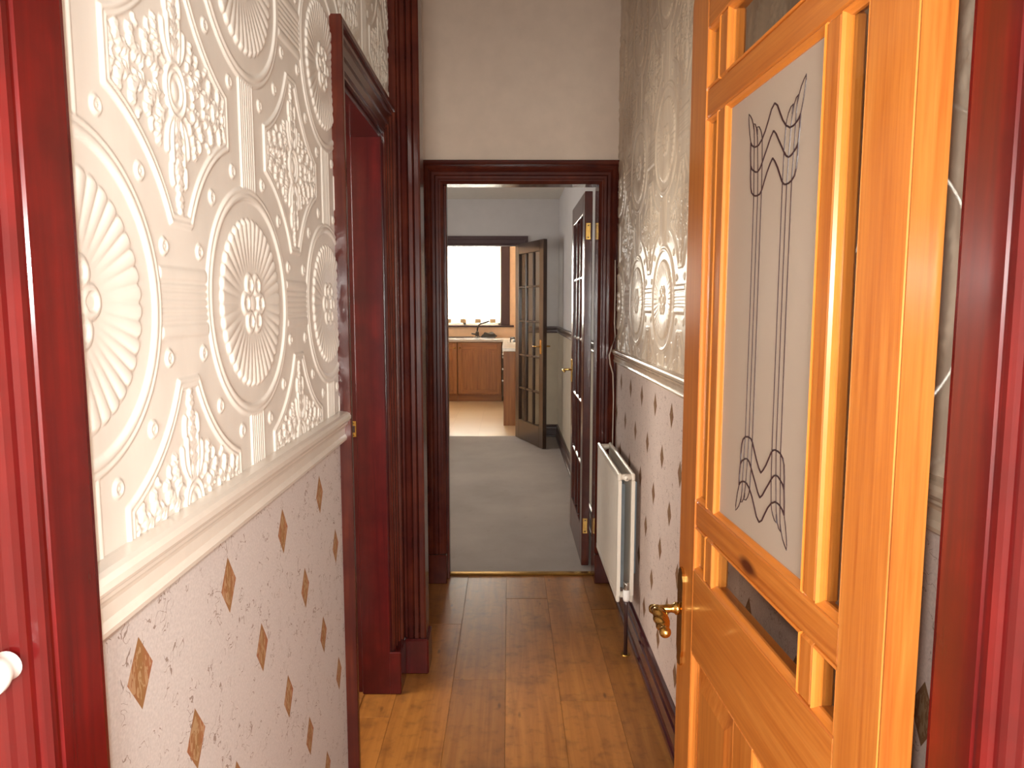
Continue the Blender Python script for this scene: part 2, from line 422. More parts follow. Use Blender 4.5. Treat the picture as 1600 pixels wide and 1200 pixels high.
# partition round the pine door frame
wp = MB().box(-0.72, -0.4255, 0.60, 0.671, 0, HC).box(0.463, 0.72, 0.612, 0.685, 0, HC).box(-0.4255, 0.463, 0.60, 0.671, 2.06, HC)
struct(wp.build('wall_partition', 'plaster_grey'), 'partition between the vestibule and the hallway', 'wall')

# room behind the left doorway
rs = MB().box(-2.3, -2.2, 0.7, 0.87, 0, HC).box(-2.3, -2.2, 2.37, 4.0, 0, HC).box(-2.3, -2.2, 0.87, 2.37, 0, 0.9).box(-2.3, -2.2, 0.87, 2.37, 2.2, HC).box(-2.3, XL-0.16, 0.6, 0.7, 0, HC).box(-2.3, -0.72, 3.74, 3.86, 0, HC)
struct(rs.build('wall_side_room', 'plaster_beige'), 'beige walls of the room behind the left doorway', 'wall')
struct(MB().box(-2.3, -0.60, 0.6, 3.74, -0.06, -0.004).build('floor_side_room', 'carpet'), 'carpet of the room behind the left doorway', 'floor')
struct(MB().box(-2.3, -0.58, 0.6, 3.86, HC, HC+0.1).build('ceiling_side_room', 'ceiling_white'), 'ceiling of the room behind the left doorway', 'ceiling')

# back room
CR = 2.505; DK = 7.69
struct(MB().box(-2.6, XR, 3.672, 7.70, -0.06, 0.004).build('floor_back_room', 'carpet'), 'worn grey-brown carpet in the room beyond the hall', 'floor')
struct(MB().box(-2.7, XR+0.05, 3.70, 7.80, CR, CR+0.1).build('ceiling_back_room', 'ceiling_white'), 'white ceiling of the room beyond the hall', 'ceiling')
wbl = MB().box(-2.7, -2.6, 3.66, 4.75, 0, CR).box(-2.7, -2.6, 6.45, 7.8, 0, CR).box(-2.7, -2.6, 4.75, 6.45, 0, 0.85).box(-2.7, -2.6, 4.75, 6.45, 2.15, CR)
struct(wbl.build('wall_back_room_left', 'plaster_room'), 'window wall of the room beyond the hall', 'wall')
struct(MB().box(-2.6, -0.72, 3.66, 3.70, 0, CR).build('wall_back_room_front', 'plaster_room'), 'hall side wall of the room beyond the hall', 'wall')
KX0, KX1, KZ = -0.66, 0.112, 2.04
wk = MB().box(-2.6, KX0, DK, DK+0.11, 0, CR).box(KX1, XR, DK, DK+0.11, 0, CR).box(KX0, KX1, DK, DK+0.11, KZ, CR)
struct(wk.build('wall_back_room_end', 'plaster_room'), 'grey wall with the kitchen doorway', 'wall')
# thin skins on the right side of the back room: grey above the dado, beige below
struct(MB().box(XR-0.004, XR, 3.705, DK, 1.15, CR).build('wall_back_room_right', 'plaster_room'), 'grey upper side wall of the back room', 'wall')
struct(MB().box(XR-0.004, XR, 3.705, DK, 0.0, 1.15).box(KX1+0.095, XR-0.004, DK-0.004, DK, 0, 1.15).build('wall_back_room_dado', 'plaster_beige'), 'beige lower wall of the back room', 'wall')
# side window of the back room
def side_window(name, x, y, z0, w, h, label):
    r = struct(empty(name, (x, y, z0)), label, 'window')
    for a in (-w/2, -0.02, w/2-0.04): MB().box(-0.03, 0.03, a, a+0.04, 0, h).build('frame_bar', 'upvc_white', r)
    for z in (0.0, h-0.04): MB().box(-0.03, 0.03, -w/2, w/2, z, z+0.04).build('frame_bar', 'upvc_white', r)
    for a in (-w/2+0.04, 0.02): MB().box(-0.004, 0.004, a, a+w/2-0.06, 0.04, h-0.04).build('pane', 'clear_glass', r)
side_window('window_2', -2.65, 5.6, 0.85, 1.7, 1.3, 'side window of the back room')
side_window('window_3', -2.25, 1.62, 0.9, 1.5, 1.3, 'window of the room behind the left doorway')
side_window('fill_window_4', -2.25, 8.62, 1.05, 1.1, 1.1, 'unseen kitchen side window, added for the fill light')  # last one is added, out of view, to let the kitchen fill in

# kitchen shell
DKW = 11.15; CK = 2.62; WX0, WX1, WZ0, WZ1 = -1.25, -0.12, 1.105, 2.42
struct(MB().box(-2.2, 0.95, 7.70, DKW, -0.06, 0.0).build('floor_kitchen', 'lino'), 'pale beige kitchen floor covering', 'floor')
struct(MB().box(-2.3, 1.0, 7.80, DKW+0.1, CK, CK+0.1).build('ceiling_kitchen', 'ceiling_white'), 'white kitchen ceiling', 'ceiling')
struct(MB().box(-2.3, -2.2, 7.8, 8.07, 0, CK).box(-2.3, -2.2, 9.17, DKW, 0, CK).box(-2.3, -2.2, 8.07, 9.17, 0, 1.05).box(-2.3, -2.2, 8.07, 9.17, 2.15, CK).box(0.85, 0.95, 7.8, DKW, 0, CK).build('wall_kitchen_side', 'tile_tan'), 'tan side walls of the kitchen', 'wall')
struct(MB().box(XR, 0.95, DK+0.03, DK+0.11, 0, CK).box(-2.6, XR, DK+0.05, DK+0.11, CR, CK).build('wall_kitchen_front', 'tile_tan'), 'tan wall beside the kitchen doorway', 'wall')
wkk = MB().box(-2.3, WX0, DKW, DKW+0.12, 0, CK).box(WX1, 0.95, DKW, DKW+0.12, 0, CK).box(WX0, WX1, DKW, DKW+0.12, 0, WZ0).box(WX0, WX1, DKW, DKW+0.12, WZ1, CK)
struct(wkk.build('wall_kitchen_end', 'tile_tan'), 'tan tiled wall around the kitchen window', 'wall')

# ------------------------------------------------------------------ embossed paper: height field
PU, PV = 0.503, 0.534
def smooth(e0, e1, x):
    t = np.clip((x-e0)/(e1-e0), 0, 1); return t*t*(3-2*t)
def ridge(x, c, w):          # rounded bead of half-width w
    t = np.clip(1 - ((x-c)/w)**2, 0, 1); return np.sqrt(t)
def capsule(H, U, V, pts, r0, r1, h):
    pts = np.array(pts, float)
    for i in range(len(pts)-1):
        a, b = pts[i], pts[i+1]; d = b-a; L2 = max((d**2).sum(), 1e-12)
        t = np.clip(((U-a[0])*d[0] + (V-a[1])*d[1])/L2, 0, 1)
        dist = np.hypot(U-a[0]-t*d[0], V-a[1]-t*d[1])
        s = (i+t)/(len(pts)-1); r = r0+(r1-r0)*s
        np.maximum(H, h*np.sqrt(np.clip(1-(dist/r)**2, 0, 1)), out=H)
def bez(p0, p1, p2, n=9):
    p0, p1, p2 = map(np.array, (p0, p1, p2)); t = np.linspace(0, 1, n)[:, None]
    return (1-t)**2*p0 + 2*t*(1-t)*p1 + t*t*p2
NU, NV = 420, 446
def make_tile():
    # quarter symmetric: u, v measured from the circle centre, |u| <= PU/2, |v| <= PV/2
    u = np.linspace(0, PU/2, NU//2+1); v = np.linspace(0, PV/2, NV//2+1)
    U, V = np.meshgrid(u, v, indexing='ij'); H = np.zeros_like(U)
    r = np.hypot(U, V); th = np.arctan2(V, U)
    # sunburst fan: 44 petals, each a rounded lobe, rising towards the rim
    npet = 40; ph = (th/(2*np.pi)*npet) % 1.0
    lobe = np.sqrt(np.clip(1-(2*ph-1)**2, 0, 1))
    rim = 0.137 - 0.006*(1-lobe)
    fan = (0.0012 + 0.0042*lobe*smooth(0.045, 0.13, r))*(r < rim)*np.sqrt(np.clip((rim-r)/0.006, 0, 1))
    H = np.maximum(H, np.where((r < rim) & (r > 0.04), fan, 0))
    # centre rosette: six cupped petals and a boss
    for k in range(-1, 3):
        a = k*np.pi/3 + np.pi/6*0; cu, cv = 0.034*np.cos(a), 0.034*np.sin(a)
        d = np.hypot(U-cu, V-cv); H = np.maximum(H, 0.0050*ridge(d, 0.0145, 0.005) + 0.0018*(d < 0.0125))
    H = np.maximum(H, 0.004*np.sqrt(np.clip(1-(r/0.014)**2, 0, 1)))
    # raised double ring
    H = np.maximum(H, np.maximum(0.0042*ridge(r, 0.171, 0.0065), 0.0034*ridge(r, 0.181, 0.0045)))
    # star panel border (concentric arc r=.245, truncated points)
    su, sv = PU/2-U, PV/2-V                       # from star centre, >=0
    inst = (r - 0.2405)                           # >0 inside the star
    cut = np.minimum(0.171-su, 0.170-sv)
    sd = np.minimum(inst, cut)
    H = np.where(sd > 0, np.maximum(H, 0), H)
    H = np.maximum(H, 0.0040*ridge(sd, 0.0045, 0.0045)); H = np.maximum(H, 0.0034*ridge(sd, 0.0125, 0.0035))
    # ribbed blocks between rings
    inr = (r > 0.1835) & (su < 0.068) & (V < 0.05)
    for c, w, h in ((0.0, 0.0048, 0.0026), (0.0105, 0.0048, 0.0026), (0.0205, 0.0046, 0.0026), (0.036, 0.0095, 0.0036)):
        H = np.where(inr, np.maximum(H, h*ridge(V, c, w)), H)
    inr = (r > 0.1835) & (sv < 0.084) & (U < 0.04)
    for c, w, h in ((0.0, 0.0042, 0.0030), (0.0095, 0.0042, 0.0030), (0.0185, 0.0042, 0.0030), (0.0275, 0.0042, 0.0034)):
        H = np.where(inr, np.maximum(H, h*ridge(U, c, w)), H)
    # buttons
    for a in (19, 45, 71.5):
        d = np.hypot(U-0.212*np.cos(np.radians(a)), V-0.212*np.sin(np.radians(a)))
        H = np.maximum(H, 0.0034*ridge(d, 0.0075, 0.0032)); H = np.maximum(H, 0.0030*np.sqrt(np.clip(1-(d/0.0038)**2, 0, 1)))
    # star foliage, in star coordinates
    S = np.zeros_like(H)
    e = np.hypot(su/0.029, sv/0.036)
    S = np.maximum(S, 0.0045*ridge(e, 0.92, 0.12)); S = np.maximum(S, 0.0038*ridge(e, 0.62, 0.10)); S = np.maximum(S, 0.0036*np.sqrt(np.clip(1-(e/0.36)**2, 0, 1)))
    leaf = lambda p0, p1, p2, r0, r1, h: capsule(S, su, sv, bez(p0, p1, p2), r0, r1, h)
    def spray(stem, n, ln, rr, h, spread=0.9, sides=(1, -1)):
        """a curling stem set with small fingered leaves"""
        st = bez(*stem, n=n*2+1); capsule(S, su, sv, st, 0.0030, 0.0018, h*0.8)
        for q in range(1, n*2+1):
            d = st[min(q+1, n*2)]-st[q-1]; d = d/np.hypot(*d); f = q/(n*2)
            for sg in sides:
                a_ = sg*spread*(1.0-0.35*f); e1 = np.array([d[0]*np.cos(a_)-d[1]*np.sin(a_), d[0]*np.sin(a_)+d[1]*np.cos(a_)])
                L = ln*(1.05-0.45*f)*(1.0 if q % 2 else 0.7); p0 = st[q]; p2 = p0+e1*L; p1 = p0+(d*0.7+e1*0.3)*L*0.6
                capsule(S, su, sv, bez(p0, p1, p2, 5), rr*0.45, rr, h)
    spray(((0.003, 0.036), (0.003, 0.09), (0.002, 0.158)), 6, 0.017, 0.0034, 0.0044, 0.55, (1, -1))
    leaf((0.009, 0.036), (0.018, 0.055), (0.015, 0.088), 0.0025, 0.0058, 0.0048)
    leaf((0.013, 0.035), (0.031, 0.050), (0.029, 0.076), 0.0025, 0.0058, 0.0046)
    leaf((0.019, 0.096), (0.021, 0.108), (0.017, 0.116), 0.0055, 0.0055, 0.0046)
    spray(((0.026, 0.028), (0.050, 0.036), (0.050, 0.068)), 3, 0.014, 0.0034, 0.0044, 0.8)
    spray(((0.034, 0.014), (0.066, 0.012), (0.074, 0.040)), 4, 0.014, 0.0036, 0.0048, 0.9, (1, -1))
    spray(((0.070, 0.020), (0.104, 0.004), (0.108, 0.036)), 4, 0.014, 0.0038, 0.0048, 0.8, (1, -1))
    spray(((0.104, 0.016), (0.136, 0.002), (0.138, 0.030)), 4, 0.013, 0.0036, 0.0046, 0.8, (1, -1))
    spray(((0.136, 0.008), (0.152, 0.004), (0.156, 0.022)), 2, 0.010, 0.0032, 0.0042, 0.8, (1, -1))
    leaf((0.064, 0.050), (0.072, 0.056), (0.066, 0.062), 0.0045, 0.0030, 0.0042)
    leaf((0.092, 0.048), (0.102, 0.052), (0.098, 0.056), 0.0040, 0.0028, 0.0040)
    S = np.where(sd > 0.016, S, 0)
    H = np.where(sd > 0.0165, np.maximum(H, S - 0.0004), H)
    return H
TILE = make_tile()
def relief_h(d, z, d0, z0):
    uu = np.abs((d-d0+PU/2) % PU - PU/2)/(PU/2)*(NU//2); vv = np.abs((z-z0+PV/2) % PV - PV/2)/(PV/2)*(NV//2)
    i = np.clip(uu.astype(int), 0, NU//2-1); j = np.clip(vv.astype(int), 0, NV//2-1); a = uu-i; b = vv-j
    return TILE[i, j]*(1-a)*(1-b)+TILE[i+1, j]*a*(1-b)+TILE[i, j+1]*(1-a)*b+TILE[i+1, j+1]*a*b
def relief_sheet(name, X, sign, d0, d1, z0, z1, step_d, step_z, du, dz, mat, parent, amp=0.85, label=None):
    nd = max(2, int(round((d1-d0)/step_d))+1); nz = max(2, int(round((z1-z0)/step_z))+1)
    D, Z = np.meshgrid(np.linspace(d0, d1, nd), np.linspace(z0, z1, nz), indexing='ij')
    H = relief_h(D, Z, du, dz)*amp + 0.0012
    co = np.empty((nd*nz, 3), np.float32); co[:, 0] = (X + sign*H).ravel(); co[:, 1] = D.ravel(); co[:, 2] = Z.ravel()
    idx = np.arange(nd*nz, dtype=np.int32).reshape(nd, nz)
    a, b, c, d = idx[:-1, :-1], idx[1:, :-1], idx[1:, 1:], idx[:-1, 1:]
    q = np.stack([a, b, c, d] if sign < 0 else [a, d, c, b], -1).reshape(-1, 4)
    if sign > 0: q = np.stack([a, b, c, d], -1).reshape(-1, 4)
    else: q = np.stack([a, d, c, b], -1).reshape(-1, 4)
    me = bpy.data.meshes.new(name); me.vertices.add(len(co)); me.vertices.foreach_set('co', co.ravel())
    me.loops.add(q.size); me.loops.foreach_set('vertex_index', q.ravel().astype(np.int32))
    me.polygons.add(len(q)); me.polygons.foreach_set('loop_start', np.arange(0, q.size, 4, dtype=np.int32))
    me.polygons.foreach_set('use_smooth', np.ones(len(q), bool)); me.update(calc_edges=True); me.validate()
    me.materials.append(M[mat]); o = bpy.data.objects.new(name, me); COL.objects.link(o); o.parent = parent
    if label: o['label'] = label
    return o
CL, CZ = 1.205, 1.404
relief_sheet('embossed_wallpaper', XL, 1, 0.672, 1.795, DADO_L[1]-0.004, 2.13, 0.002, 0.002, CL, CZ, 'relief_cream', wall_left, label='cream embossed wallpaper with sunburst roundels and leafy stars')
relief_sheet('embossed_wallpaper', XL, 1, 0.672, 1.795, 2.13, HC, 0.006, 0.006, CL, CZ, 'relief_cream', wall_left)
relief_sheet('embossed_wallpaper', XL, 1, 1.795, 2.645, 2.09, 2.62, 0.003, 0.003, CL, CZ, 'relief_cream', wall_left)
relief_sheet('embossed_wallpaper', XL, 1, 1.795, 2.645, 2.62, HC, 0.008, 0.008, CL, CZ, 'relief_cream', wall_left)
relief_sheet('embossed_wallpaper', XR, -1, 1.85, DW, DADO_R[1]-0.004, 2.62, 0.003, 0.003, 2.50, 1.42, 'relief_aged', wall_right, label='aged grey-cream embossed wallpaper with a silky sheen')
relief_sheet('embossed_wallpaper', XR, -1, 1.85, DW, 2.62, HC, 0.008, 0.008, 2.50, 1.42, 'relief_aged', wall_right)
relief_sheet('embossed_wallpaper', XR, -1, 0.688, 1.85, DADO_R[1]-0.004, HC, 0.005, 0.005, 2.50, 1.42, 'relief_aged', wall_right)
MB().box(XL, XL+0.0012, 0.672, 1.795, 0.0, DADO_L[0]+0.006).build('lozenge_wallpaper', 'dado_paper_left', wall_left, label='pale fibre-flecked paper printed with bronze lozenges')
MB().box(XR-0.0012, XR, 0.688, DW, 0.0, DADO_R[0]+0.006).build('lozenge_wallpaper', 'dado_paper_right', wall_right, label='pinkish paper printed with brown lozenges')

# dado rails
def dado_profile(h0, h1, t):
    H = h1-h0; P = [(0, 0), (t*0.45, 0), (t*0.62, 0.05), (t*0.66, 0.13), (t*0.58, 0.20), (t*0.50, 0.24), (t*0.50, 0.44), (t*0.60, 0.52), (t*0.72, 0.58), (t*0.74, 0.64),
         (t*0.86, 0.68), (t, 0.76), (t, 0.86), (t*0.9, 0.94), (t*0.7, 0.98), (t*0.2, 1.0), (0, 1.0)]
    return [(a, h0+b*H) for a, b in P]
o = MB().prism(dado_profile(*DADO_L, 0.030), lambda p, t: (XL+p[0], t, p[1]), 0.672, 1.795).build('trim_1', 'cream_gloss')
struct(o, 'cream moulded dado rail on the left hallway wall', 'dado rail')
o = MB().prism(dado_profile(*DADO_R, 0.026), lambda p, t: (XR-p[0], t, p[1]), 0.687, DW-0.02).build('trim_2', 'aged_gloss')
struct(o, 'cream moulded dado rail above the radiator', 'dado rail')
# back-room dado and skirting, dark
dr = MB().prism(dado_profile(1.115, 1.185, 0.022), lambda p, t: (XR-0.004-p[0], t, p[1]), 3.76, DK).prism(dado_profile(1.115, 1.185, 0.022), lambda p, t: (t, DK-0.004-p[0], p[1]), KX1+0.10, XR-0.005).build('trim_3', 'dark_trim')
struct(dr, 'dark brown dado rail round the back room', 'dado rail')
SK = [(0, 0), (0.026, 0), (0.027, 0.010), (0.025, 0.018), (0.020, 0.022), (0.018, 0.026), (0.018, 0.078), (0.021, 0.082), (0.021, 0.090), (0.015, 0.096), (0.013, 0.108), (0.016, 0.114), (0.017, 0.122), (0.013, 0.130), (0.005, 0.134), (0, 0.134)]
struct(MB().prism(SK, lambda p, t: (XR-p[0], t, p[1]), 0.69, DW-0.03).build('baseboard_right', 'plum_y'), 'glossy plum skirting board under the radiator wall', 'skirting board')
struct(MB().prism(SK, lambda p, t: (XL+p[0], t, p[1]), 0.672, 1.79).build('baseboard_left', 'plum_y'), 'glossy plum skirting board below the left wall', 'skirting board')
struct(MB().prism(SK, lambda p, t: (XR-0.004-p[0], t, p[1]), 3.76, DK).prism(SK, lambda p, t: (t, DK-0.004-p[0], p[1]), KX1+0.10, XR-0.005).build('baseboard_back_room', 'dark_trim'), 'dark skirting board in the carpeted room', 'skirting board')

# ------------------------------------------------------------------ architraves and linings
def architrave(root, fn, a0, a1, zh, W, prof, mats, z0=0.0):
    """mitred surround: prof = (w from outer edge, proud), fn(a, z, proud) -> world"""
    def leg(side):
        lo = []; hi = []
        for w, t in prof:
            a = a0-(W-w) if side < 0 else a1+(W-w)
            lo.append(fn(a, z0, t)); hi.append(fn(a, zh+(W-w), t))
        n = len(prof)
        return MB().add(lo+hi, [(i, (i+1) % n, n+(i+1) % n, n+i) for i in range(n)]+[tuple(range(n)), tuple(range(n, 2*n))])
    leg(-1).build('architrave_leg', mats[0], root); leg(1).build('architrave_leg', mats[0], root)
    A = [fn(a0-(W-w), zh+(W-w), t) for w, t in prof]; B = [fn(a1+(W-w), zh+(W-w), t) for w, t in prof]; n = len(prof)
    MB().add(A+B, [(i, (i+1) % n, n+(i+1) % n, n+i) for i in range(n)]+[tuple(range(n)), tuple(range(n, 2*n))]).build('architrave_head', mats[1], root)
P_BACK = [(0, 0), (0, 0.029), (0.004, 0.031), (0.016, 0.031), (0.020, 0.028), (0.022, 0.021), (0.028, 0.023), (0.034, 0.021), (0.038, 0.015), (0.060, 0.013), (0.064, 0.017), (0.070, 0.017),
          (0.074, 0.012), (0.090, 0.010), (0.093, 0.013), (0.098, 0.013), (0.101, 0.008), (0.110, 0.008), (0.110, 0)]
P_REED = [(0, 0), (0, 0.026), (0.004, 0.030), (0.014, 0.030), (0.020, 0.026), (0.024, 0.018), (0.030, 0.021), (0.040, 0.024), (0.046, 0.019), (0.050, 0.014), (0.056, 0.017), (0.068, 0.017),
          (0.071, 0.012), (0.074, 0.017), (0.086, 0.017), (0.090, 0.013), (0.096, 0.013), (0.104, 0.008), (0.110, 0.004), (0.110, 0)]

# left doorway
tr4 = struct(empty('trim_4', (XL, 2.2, 0)), 'oxblood architrave and lining of the left hallway doorway', 'door frame')
tr4.matrix_world = Matrix.Translation((0, 0, 0)); tr4.location = (0, 0, 0)
architrave(tr4, lambda a, z, t: (XL+t, a, z), DO0, DO1, DOZ-0.01, 0.11, P_BACK, ('mahogany_z', 'mahogany_y'))
MB().box(XL-0.235, XL+0.002, DO1, DO1+0.025, 0, DOZ).build('jamb', 'oxblood_dim_z', tr4)
MB().box(XL-0.175, XL+0.002, DO0-0.025, DO0, 0, DOZ).build('jamb', 'oxblood_dim_z', tr4)
MB().box(XL-0.175, XL+0.002, DO0, DO1, DOZ-0.012, DOZ+0.012).build('head_lining', 'oxblood_dim_x', tr4)
MB().cbox(XL-0.105, XL-0.002, DO1-0.014, DO1+0.001, 0, DOZ-0.012, 0.003).build('door_stop', 'oxblood_dim_z', tr4)
MB().cbox(XL-0.105, XL-0.002, DO0+0.026, DO1-0.014, DOZ-0.026, DOZ-0.012, 0.003).build('door_stop', 'oxblood_dim_x', tr4)
MB().cbox(XL-0.008, XL+0.036, DO1-0.016, DO1+0.114, 0, 0.16, 0.004).build('plinth_block', 'oxblood_dim_z', tr4)
sp = MB().cbox(-0.0105, 0.0105, -0.004, 0, -0.028, 0.028, 0.001).build('striker_plate', 'brass', tr4); sp.location = (XL-0.118, DO1-0.0005, 0.972)
MB().cbox(-0.006, 0.006, -0.0052, -0.0035, -0.012, 0.012, 0.001).build('latch_hole', 'pipe_dark', sp)
for z in (-0.022, 0.022): MB().lathe([(0.0, -0.0055), (0.0025, -0.0055), (0.003, -0.004)], lambda x, y, h, z=z: (x, h, z+y), 10).build('screw', 'brass_dull', sp)
MB().box(XL-0.19, XL-0.100, DO0+0.001, DO1-0.001, -0.013, 0.003).build('threshold', 'oak_x', tr4)

# pilaster boxed against the left wall
pl = struct(empty('trim_5', (0, 0, 0)), 'tall dark red reeded pilaster beside the left doorway', 'pilaster')
prof = [(XL-0.005, 2.745), (XL-0.005, 2.642), (-0.407, 2.640), (-0.398, 2.640), (-0.394, 2.650), (-0.388, 2.650), (-0.380, 2.643), (-0.366, 2.641), (-0.362, 2.648), (-0.358, 2.641), (-0.345, 2.641), (-0.341, 2.648), (-0.337, 2.641), (-0.322, 2.641), (-0.316, 2.645), (-0.316, 2.745)]
MB().prism(prof, lambda p, t: (p[0], p[1], t), 0.135, HC).build('shaft', 'mahogany_z', pl)
MB().cbox(XL-0.02, -0.306, 2.628, 2.755, 0, 0.14, 0.006).build('plinth_block', 'oxblood_dim_z', pl)

# doorway at the end of the hall
tr6 = struct(empty('trim_6', (0, 0, 0)), 'dark glossy architrave of the doorway at the hall end', 'door frame')
architrave(tr6, lambda a, z, t: (a, DW-t, z), OX0, OX1, OZ, 0.108, P_REED, ('mahogany_z', 'mahogany_x'))
MB().box(OX0-0.02, OX0+0.002, DW-0.002, 3.71, 0, OZ).build('jamb', 'mahogany_z', tr6)
MB().box(OX1-0.002, OX1+0.02, DW-0.002, 3.71, 0, OZ).build('jamb', 'mahogany_z', tr6)
MB().box(OX0-0.02, OX1+0.02, DW-0.002, 3.66, OZ-0.002, OZ+0.02).build('head_lining', 'mahogany_x', tr6)
MB().cbox(OX0+0.001, OX0+0.014, 3.60, 3.66, 0, OZ-0.002, 0.003).build('door_stop', 'mahogany_z', tr6)
MB().cbox(OX0-0.112, OX0+0.004, DW-0.038, DW+0.001, 0, 0.15, 0.004).build('plinth_block', 'mahogany_z', tr6)
MB().cbox(OX1-0.004, OX1+0.092, DW-0.038, DW+0.001, 0, 0.15, 0.004).build('plinth_block', 'mahogany_z', tr6)
bs = MB().prism([(3.648, 0), (3.655, 0.006), (3.68, 0.0075), (3.688, 0.004), (3.69, 0)], lambda p, t: (t, p[0], p[1]+0.003), OX0+0.002, OX1-0.002).build('threshold_strip', 'brass')
tag(bs, 'thin brass threshold strip between the floorboards and carpet', 'threshold strip')

# kitchen doorway surround
tr7 = struct(empty('trim_7', (0, 0, 0)), 'dark architrave round the kitchen doorway', 'door frame')
P_FLAT = [(0, 0), (0, 0.022), (0.03, 0.024), (0.04, 0.018), (0.075, 0.016), (0.085, 0.010), (0.09, 0)]
architrave(tr7, lambda a, z, t: (a, DK-t, z), KX0, KX1, KZ-0.005, 0.09, P_FLAT, ('dark_casing', 'dark_casing'))
MB().box(KX1-0.012, KX1+0.002, DK-0.002, DK+0.115, 0, KZ).build('jamb', 'dark_casing', tr7)
MB().box(KX0-0.002, KX0+0.012, DK-0.002, DK+0.115, 0, KZ).build('jamb', 'dark_casing', tr7)
MB().box(KX0, KX1, DK-0.002, DK+0.115, KZ-0.012, KZ+0.002).build('head_lining', 'dark_casing', tr7)

# pine door frame (camera looks through it)
tr8 = struct(empty('trim_8', (0, 0, 0)), 'glossy oxblood frame of the pine door, beaded edges', 'door frame')
def jamb_poly(s, x):   # profile in (x, d); s=+1 left side (opening to the right), mirrored for the right
    P = [(-0.030, 0.690), (0.0, 0.690), (0.001, 0.684), (0.001, 0.622), (-0.0015, 0.6205), (-0.002, 0.6175), (0.0005, 0.614), (0.0005, 0.608), (-0.003, 0.604), (-0.008, 0.603), (-0.009, 0.598), (-0.012, 0.593), (-0.020, 0.592), (-0.023, 0.588), (-0.120, 0.588), (-0.120, 0.599), (-0.030, 0.599)]
    return [(x+s*a, b) for a, b in P]
MB().prism([(a_, b_-0.018) for a_, b_ in jamb_poly(1, -0.394)], lambda p, t: (p[0], p[1], t), 0, 2.03).build('jamb', 'oxblood_z', tr8)
MB().prism([(a, b+0.012) for a, b in jamb_poly(-1, 0.432)], lambda p, t: (p[0], p[1], t), 0, 2.03).build('jamb', 'oxblood_z', tr8)
MB().cbox(-0.4250, 0.4625, 0.590, 0.690, 2.031, 2.06).build('head_lining', 'oxblood_x', tr8)
kb = MB().lathe([(0.0, -0.036), (0.007, -0.0355), (0.0125, -0.032), (0.0155, -0.026), (0.0155, -0.018), (0.0130, -0.011), (0.0115, -0.006), (0.0125, 0.0)], lambda x, y, h: (x, h, y), 24).build('knob', 'white_plastic', tr8, True, 'white rounded knob')
kb.location = (-0.414, 0.570, 1.105)

# ------------------------------------------------------------------ glazed pine door, swung open
def frame_ring(u0, u1, z0, z1, w, y_out, y_in, mid=None):
    """mitred moulding: outer edge (u0..u1, z0..z1) at y_out, sloping to an inner edge inset by w at y_in"""
    pr = [(0, y_out), (w*0.25, y_out+0.002), (w*0.5, (y_out*0.6+y_in*0.4)), (w*0.8, y_in+0.001), (w, y_in)]
    m = MB(); n = len(pr); vs = []
    for (d, y) in pr: vs += [(u0+d, y, z0+d), (u1-d, y, z0+d), (u1-d, y, z1-d), (u0+d, y, z1-d)]
    # close at the back so the ring has thickness
    d = w; vs += [(u0+d, y_in-0.004, z0+d), (u1-d, y_in-0.004, z0+d), (u1-d, y_in-0.004, z1-d), (u0+d, y_in-0.004, z1-d)]
    vs += [(u0, y_in-0.004, z0), (u1, y_in-0.004, z0), (u1, y_in-0.004, z1), (u0, y_in-0.004, z1)]
    fs = []; n2 = n+2
    for k in range(n2):
        q = (k+1) % n2
        for i in range(4):
            j = (i+1) % 4; fs.append((k*4+i, k*4+j, q*4+j, q*4+i))
    return m.add(vs, fs)

dr1 = struct(empty('door_1', (0.388, 0.712, 0.008), math.atan2(1, -0.0456)), 'varnished orange pine door with leaded frosted glass, standing open', 'door')
T = 0.037; DWD = 0.742; DH = 1.978
# stiles; the free stile has its top corner rounded
MB().cbox(0.0015, 0.094, -T, 0, 0, DH, 0.002).build('stile', 'pine_z', dr1)
MB().box(0.0, 0.0016, -T+0.001, -0.001, 0.001, DH-0.001).build('edge_face', 'pine_edge_dimmed', dr1, label='hinge edge, pine darkened to offset the frontal light')
cr = 0.022; pts = [(DWD-0.094, 0), (DWD, 0)] + [(DWD-cr+cr*math.cos(a), DH-cr+cr*math.sin(a)) for a in np.linspace(0, R90, 6)] + [(DWD-0.094, DH)]
MB().prism(pts, lambda p, t: (p[0], t, p[1]), -T, 0).build('stile', 'pine_z', dr1)
a0, a1 = 0.094, DWD-0.094
ZR = dict(top=1.888, h1=(1.730, 1.782), h2=(0.968, 1.020), lock=(0.715, 0.882), bot=0.20)
MB().cbox(a0, a1, -T, -0.0005, ZR['top'], DH, 0.002).build('rail', 'pine_x', dr1)
MB().cbox(a0, a1, -T, -0.0005, *ZR['lock'], 0.002).build('rail', 'pine_x', dr1)
MB().cbox(a0, a1, -T, -0.0005, 0, ZR['bot'], 0.002).build('rail', 'pine_x', dr1)
VB = ((0.157, 0.194), (DWD-0.194, DWD-0.157))
for z in (ZR['h1'], ZR['h2']): MB().cbox(a0, a1, -T+0.003, -0.002, z[0], z[1], 0.004).build('glazing_bar', 'pine_x', dr1)
for u in VB:
    for z0, z1 in ((ZR['lock'][1], ZR['h2'][0]), (ZR['h2'][1], ZR['h1'][0]), (ZR['h1'][1], ZR['top'])):
        MB().cbox(u[0], u[1], -T+0.003, -0.002, z0, z1, 0.004).build('glazing_bar', 'pine_z', dr1)
us = [(a0, VB[0][0]), (VB[0][1], VB[1][0]), (VB[1][1], a1)]
zs = [(ZR['lock'][1], ZR['h2'][0]), (ZR['h2'][1], ZR['h1'][0]), (ZR['h1'][1], ZR['top'])]
art = None
